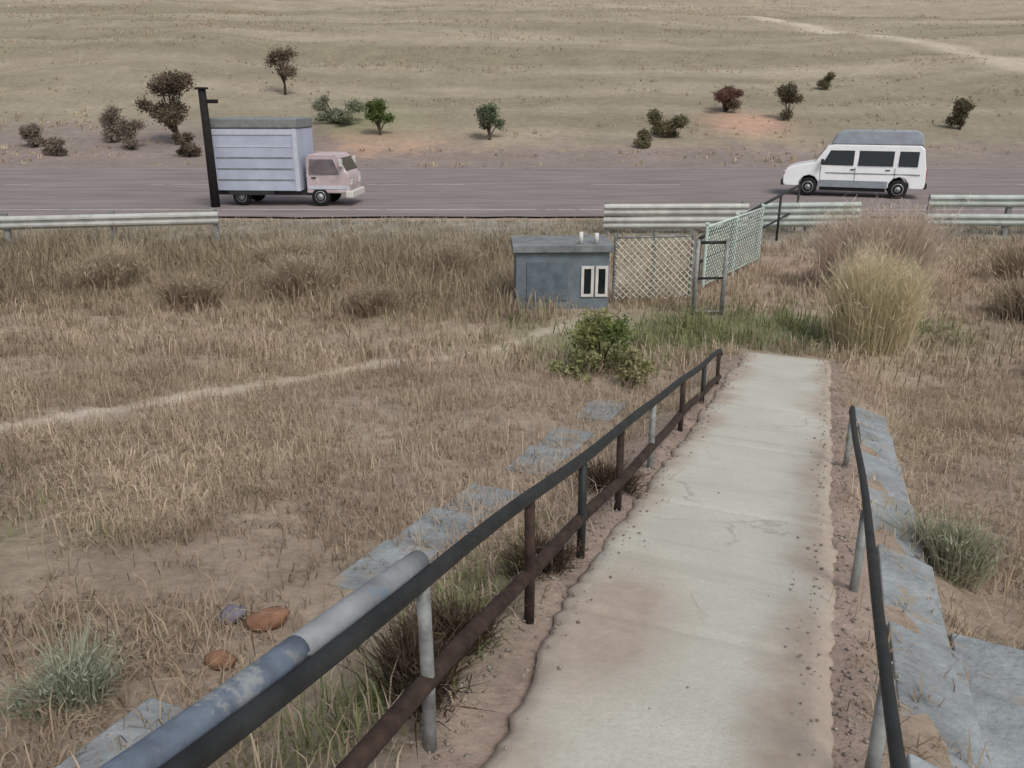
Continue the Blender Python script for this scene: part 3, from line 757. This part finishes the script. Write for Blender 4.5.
# dry clumps in the two fields
for x, y, w_, h_, lb, c_ in ((-30.5, 53.5, 3.4, 1.5, 'low grey brown bush at the far left hill foot', GREYT), (-19.4, 50.2, 2.2, 1.5, 'low brown bush on the hill foot behind the tail of the box truck', BROWN),
                          (-27.6, 50.5, 2.4, 1.2, 'lowest grey bush above the left stretch of road', GREYT), (8.3, 53.0, 1.6, 1.1, 'smallest olive bush at the hill foot beside the low wide olive bush', OLIVE),
                          (26.5, 72.0, 2.4, 1.4, 'faint olive bush high on the slope above the white van', OLIVE)):
    shrub('grey_bush' if c_ is GREYT else 'dry_bush', lb, 'bush', x, y, w_, h_, c_, 3600, .08, group=G2)
DC = [(-5.6, 13.6, .9, .7, 'broad dry brown clump left in the far field'), (-3.9, 14.6, 1.1, .8, 'dark dry clump in the middle of the far field'),
      (-2.4, 13.2, .7, .55, 'small dry clump above the pale trail'), (-7.9, 15.5, 1.2, .9, 'largest dry clump below the pale guardrail'),
      (-1.2, 16.0, .9, .8, 'upright dry clump left of the pump box'), (-9.8, 14.2, 1.1, .8, 'dry clump at the far left edge of the field'),
      (-5.0, 17.4, 1.1, .7, 'low dry clump close to the guardrail'), (8.4, 12.6, 1.0, .9, 'dry clump right of the brownish shrub'),
      (9.9, 15.4, 1.3, 1.0, 'dry clump below the grey green guardrail'), (7.1, 9.4, .9, .6, 'low dry clump in the field right of the path'),
      (5.3, 6.2, .7, .45, 'nearest dry clump right of the short handrail')]
for x, y, w_, h_, lb in DC:
    tussock('dry_clump', lb, 'bush', x, y, w_, h_, STRAW if random.random() < .5 else [(.36, .29, .205), (.40, .32, .23)], 900, .016, group='dry clumps in the fields')
tussock('weed_clump', 'dull green weedy clump beside the right handrail', 'plant', 2.5, 3.95, .36, .44, [(.36, .36, .25), (.33, .34, .24), (.40, .37, .27)], 800, .007)
tussock('weed_clump', 'grey green weedy clump at the near end of the left handrail', 'plant', -1.66, 2.5, .3, .24, [(.33, .36, .26), (.36, .37, .28)], 600, .006)
for la_, al_2, w_, h_, lb in ((-1.14, 1.98, .26, .26, 'nearest dark dead weed under the left handrail'), (-1.13, 2.34, .2, .2, 'dark dead weed behind the second pale post of the left handrail'),
                              (-1.12, 3.15, .22, .2, 'dark dead weed halfway along the left handrail'), (-1.14, 4.5, .26, .2, 'farthest dark dead weed under the left handrail')):
    x, y = wl(la_, al_2)
    tussock('dead_weed', lb, 'plant', x, y, w_, h_, [(.075, .05, .035), (.10, .07, .05), (.13, .10, .07)], 700, .006, group='dead weeds under the left handrail', spread=.9)


# stones and litter beside the left handrail
def stone(name, label, x, y, s, m):
    z = HH(x, y); mb = MB(); n = 12; k = 7
    vs = []; fs = []
    sd = random.uniform(0, 99)
    for i in range(k + 1):
        th = math.pi * i / k
        for j in range(n):
            ph = 2 * math.pi * j / n
            q = 1 + .35 * (float(fbm(np.array([math.cos(ph) * math.sin(th) * 1.3 + sd]), np.array([math.sin(ph) * math.sin(th) * 1.3 + math.cos(th)]))[0]) - .5) * 2
            vs.append((s[0] * q * math.sin(th) * math.cos(ph), s[1] * q * math.sin(th) * math.sin(ph), s[2] * q * math.cos(th)))
    for i in range(k):
        for j in range(n): fs.append((i * n + j, i * n + (j + 1) % n, (i + 1) * n + (j + 1) % n, (i + 1) * n + j))
    o = mb.add(vs, fs).build(name, m, smooth=True); o.location = (x, y, z + .015 + s[2] * .5); o.rotation_euler = (0, 0, random.uniform(0, 3))
    return tag(o, label, 'stone', 'stones beside the left handrail')
M_ST1 = mat('reddish_stone', (.31, .165, .10), .9, var=.25, scale=14, bump=.6)
M_ST2 = mat('purple_grey_stone', (.21, .19, .23), .9, var=.25, scale=14, bump=.6)
stone('stone', 'larger reddish brown stone left of the near handrail', -1.1, 3.08, (.11, .07, .05), M_ST1)
stone('stone', 'smaller reddish brown stone lower down by the near handrail', -1.2, 2.74, (.07, .045, .036), M_ST1)
stone('stone', 'purple grey stone beside the reddish brown stones', -1.27, 3.1, (.075, .055, .04), M_ST2)

# ------------------------------------------------------------------ dry grass (nobody could count it)
def grass(name, npts, xr, yr, nb, hmin, hmax, wid, seed, lm=.55):
    g = np.random.default_rng(seed)
    x = g.uniform(*xr, npts); y = g.uniform(*yr, npts)
    k = np.abs(x) < .80 * y + 3.5
    x, y = x[k], y[k]
    al, la = pl(x, y)
    bare, tr, green, brush, verge, red, pale, n, n2 = zones(x, y)
    clump = fbm(x * 1.4 + 8, y * 1.4, 4)
    far = y > 40
    p = np.where(far, sstep(.44, .68, fbm(x * .12, y * .35, 4)), sstep(.28, .55, clump) * .9 + .1)
    p = p * (1 - np.clip(bare * 1.02, 0, 1) * .97) * (1 - .95 * tr) * (1 - .9 * pale) * (1 - .8 * red)
    off = np.abs(la + .36)
    p[(off < .62) & (al < 11.1)] = 0
    p[(la > -2.28) & (la < -1.80) & (al < 8.1) & (al > 1.1)] *= .5
    p[(la > .42) & (la < .78) & (al < 8.7) & (al > -1)] *= .15
    p[(la > .72) & (la < 2.25) & (al < 3.75) & (al > 2.5)] *= .2
    p[(y > 24.0) & (y < 44.2)] = 0
    p[(x > -.1) & (x < 1.75) & (y > 13.2) & (y < 14.3)] = 0
    k = g.random(len(x)) < p
    x, y, green, brush, verge, n, n2, far, red, clump = [q[k] for q in (x, y, green, brush, verge, n, n2, far, red, clump)]
    z = H(x, y)
    m_ = len(x)
    ht = (hmin + (hmax - hmin) * g.random(m_) ** 1.7) * (.5 + 1. * n2) * (1 + 1.1 * brush) * (1 - .25 * verge)
    pal = np.array([(.44, .36, .265), (.37, .30, .215), (.31, .245, .175), (.48, .405, .30), (.40, .335, .24), (.34, .28, .20)])
    pal = pal * np.array([1.12, 1.10, 1.10])
    c = pal[g.integers(0, len(pal), m_)] * (.68 + .64 * clump)[:, None]
    pk = sstep(.5, .68, fbm(x * .55 + 31, y * .55, 3)); bk = sstep(.52, .7, fbm(x * .8 - 13, y * .8 + 5, 3))
    c = mixc(c, (.46, .36, .285), pk * .55); c = mixc(c, (.27, .205, .145), bk * .5)
    c = mixc(c, (.31, .255, .17), brush * .7)
    c = mixc(c, (.33, .32, .26), verge * .5)
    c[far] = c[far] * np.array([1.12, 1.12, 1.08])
    gr = np.where(g.random(m_) < np.clip(green * 1.25, 0, 1), 1., 0.)
    gc = np.array([(.22, .24, .11), (.26, .265, .14), (.18, .205, .085)])[g.integers(0, 3, m_)]
    c = c * (1 - gr[:, None]) + gc * gr[:, None]
    # blades
    X = np.repeat(x, nb); Y = np.repeat(y, nb); Zb = np.repeat(z, nb); h_ = np.repeat(ht, nb) * (.5 + .8 * g.random(m_ * nb)); C = np.repeat(c, nb, 0) * (.8 + .4 * g.random((m_ * nb, 1)))
    q = len(X)
    spread = np.repeat(ht, nb) * .35
    X = X + g.normal(size=q) * spread; Y = Y + g.normal(size=q) * spread
    a = g.uniform(0, 6.283, q); lean = np.abs(g.normal(lm, .4, q))
    dx, dy = np.cos(a), np.sin(a)
    b_ = a + g.normal(1.57, .5, q); wx, wy = np.cos(b_), np.sin(b_)
    w_ = wid * (.6 + .8 * g.random(q))
    mid = np.stack([X + dx * lean * h_ * .35, Y + dy * lean * h_ * .35, Zb + h_ * .6], 1)
    tip = np.stack([X + dx * lean * h_ * 1.05, Y + dy * lean * h_ * 1.05, Zb + h_ * (1 - .35 * np.minimum(lean, 1.6))], 1)
    bs = np.stack([X, Y, Zb - .015], 1)
    W_ = np.stack([wx * w_, wy * w_, w_ * 0], 1)
    V = np.stack([bs - W_ * .5, bs + W_ * .5, mid - W_ * .42, mid + W_ * .42, tip], 1).reshape(-1, 3)
    i = np.arange(q)[:, None] * 5
    F_ = np.concatenate([i + np.array([[0, 1, 3]]), i + np.array([[0, 3, 2]]), i + np.array([[2, 3, 4]])])
    o = np_mesh(name, V, F_, np.repeat(C, 5, 0), M_GRASS)
    return tag(o, kind='stuff')
grass('grass', 60000, (-11, 13), (-1.5, 9.5), 5, .05, .20, .0055, 1)
grass('grass', 70000, (-11, 13), (-1.5, 9.5), 5, .03, .10, .0065, 5, 1.5)   # matted dead grass lying flat
grass('grass', 52000, (-22, 22), (9.5, 24.2), 5, .09, .30, .013, 2)
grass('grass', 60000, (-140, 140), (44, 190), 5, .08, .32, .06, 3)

# loose gravel on the path's shoulders (nobody could count it)
g = np.random.default_rng(21); q = 5200
al_g = g.uniform(-.5, 11, q); sd_ = g.random(q) < .45
la_g = np.where(sd_, g.normal(.26, .09, q), g.normal(-.98, .10, q))
ins = g.random(q) < .004; la_g[ins] = g.uniform(-.85, .15, ins.sum())
gxx, gyy = wl(la_g, al_g)
onp_ = (la_g > -.86) & (la_g < .17)
gzz = np.where(onp_, pz(al_g) + .003, H(gxx, gyy))
r_ = .0035 + .009 * g.random(q) ** 3
dirs = np.array([(1, 0, 0), (0, 1, 0), (-1, 0, 0), (0, -1, 0), (0, 0, .7), (0, 0, -.7)])
jit = 1 + .45 * (g.random((q, 6, 1)) - .5); th = g.uniform(0, 6.28, q); ct, st_ = np.cos(th), np.sin(th)
Vg = dirs[None] * jit * r_[:, None, None]
Vg = np.stack([Vg[..., 0] * ct[:, None] - Vg[..., 1] * st_[:, None], Vg[..., 0] * st_[:, None] + Vg[..., 1] * ct[:, None], Vg[..., 2]], -1) + np.stack([gxx, gyy, gzz + r_ * .3], 1)[:, None]
tri = np.array([(0, 1, 4), (1, 2, 4), (2, 3, 4), (3, 0, 4), (1, 0, 5), (2, 1, 5), (3, 2, 5), (0, 3, 5)])
Fg = (np.arange(q)[:, None, None] * 6 + tri[None]).reshape(-1, 3)
cg = np.array([(.38, .33, .28), (.30, .26, .22), (.44, .41, .36), (.33, .25, .20)])[g.integers(0, 4, q)]
tag(np_mesh('gravel', Vg.reshape(-1, 3), Fg, np.repeat(cg, 6, 0), M_TER), kind='stuff')

# ------------------------------------------------------------------ light
world = bpy.data.worlds.new('World'); scene.world = world; world.use_nodes = True
N, L = world.node_tree.nodes, world.node_tree.links
EL, AZ = R(52), R(150)               # sun behind the camera to the right, veiled
sky = N.new('ShaderNodeTexSky'); sky.sky_type = 'NISHITA'; sky.sun_disc = False
sky.sun_elevation = EL; sky.sun_rotation = AZ; sky.dust_density = 3.; sky.air_density = 1.2
hs = N.new('ShaderNodeHueSaturation'); hs.inputs['Saturation'].default_value = .42
L.new(sky.outputs['Color'], hs.inputs['Color']); L.new(hs.outputs['Color'], N['Background'].inputs['Color'])
N['Background'].inputs['Strength'].default_value = .10
sd = bpy.data.lights.new('sun', 'SUN'); sd.energy = 1.3; sd.angle = R(24); sd.color = (1, .96, .90)
so = bpy.data.objects.new('sun', sd); link(so)
dv = Vector((math.sin(AZ) * math.cos(EL), math.cos(AZ) * math.cos(EL), math.sin(EL)))
so.rotation_euler = dv.to_track_quat('Z', 'Y').to_euler()

# ------------------------------------------------------------------ camera
cd = bpy.data.cameras.new('camera'); co = bpy.data.objects.new('camera', cd); link(co)
cd.sensor_width = 36; cd.lens = 36 * 804 / 1024; cd.clip_end = 2000; cd.clip_start = .05
co.location = (0, 0, CAMZ); co.rotation_euler = (R(90 - 19.455), 0, 0)
scene.camera = co
vs_ = scene.view_settings
vs_.view_transform = 'Standard'; vs_.look = 'None'; vs_.exposure = 0.3; vs_.gamma = 1; vs_.use_curve_mapping = False
scene.render.engine = 'CYCLES'; scene.cycles.use_denoising = True
scene.cycles.max_bounces = 5
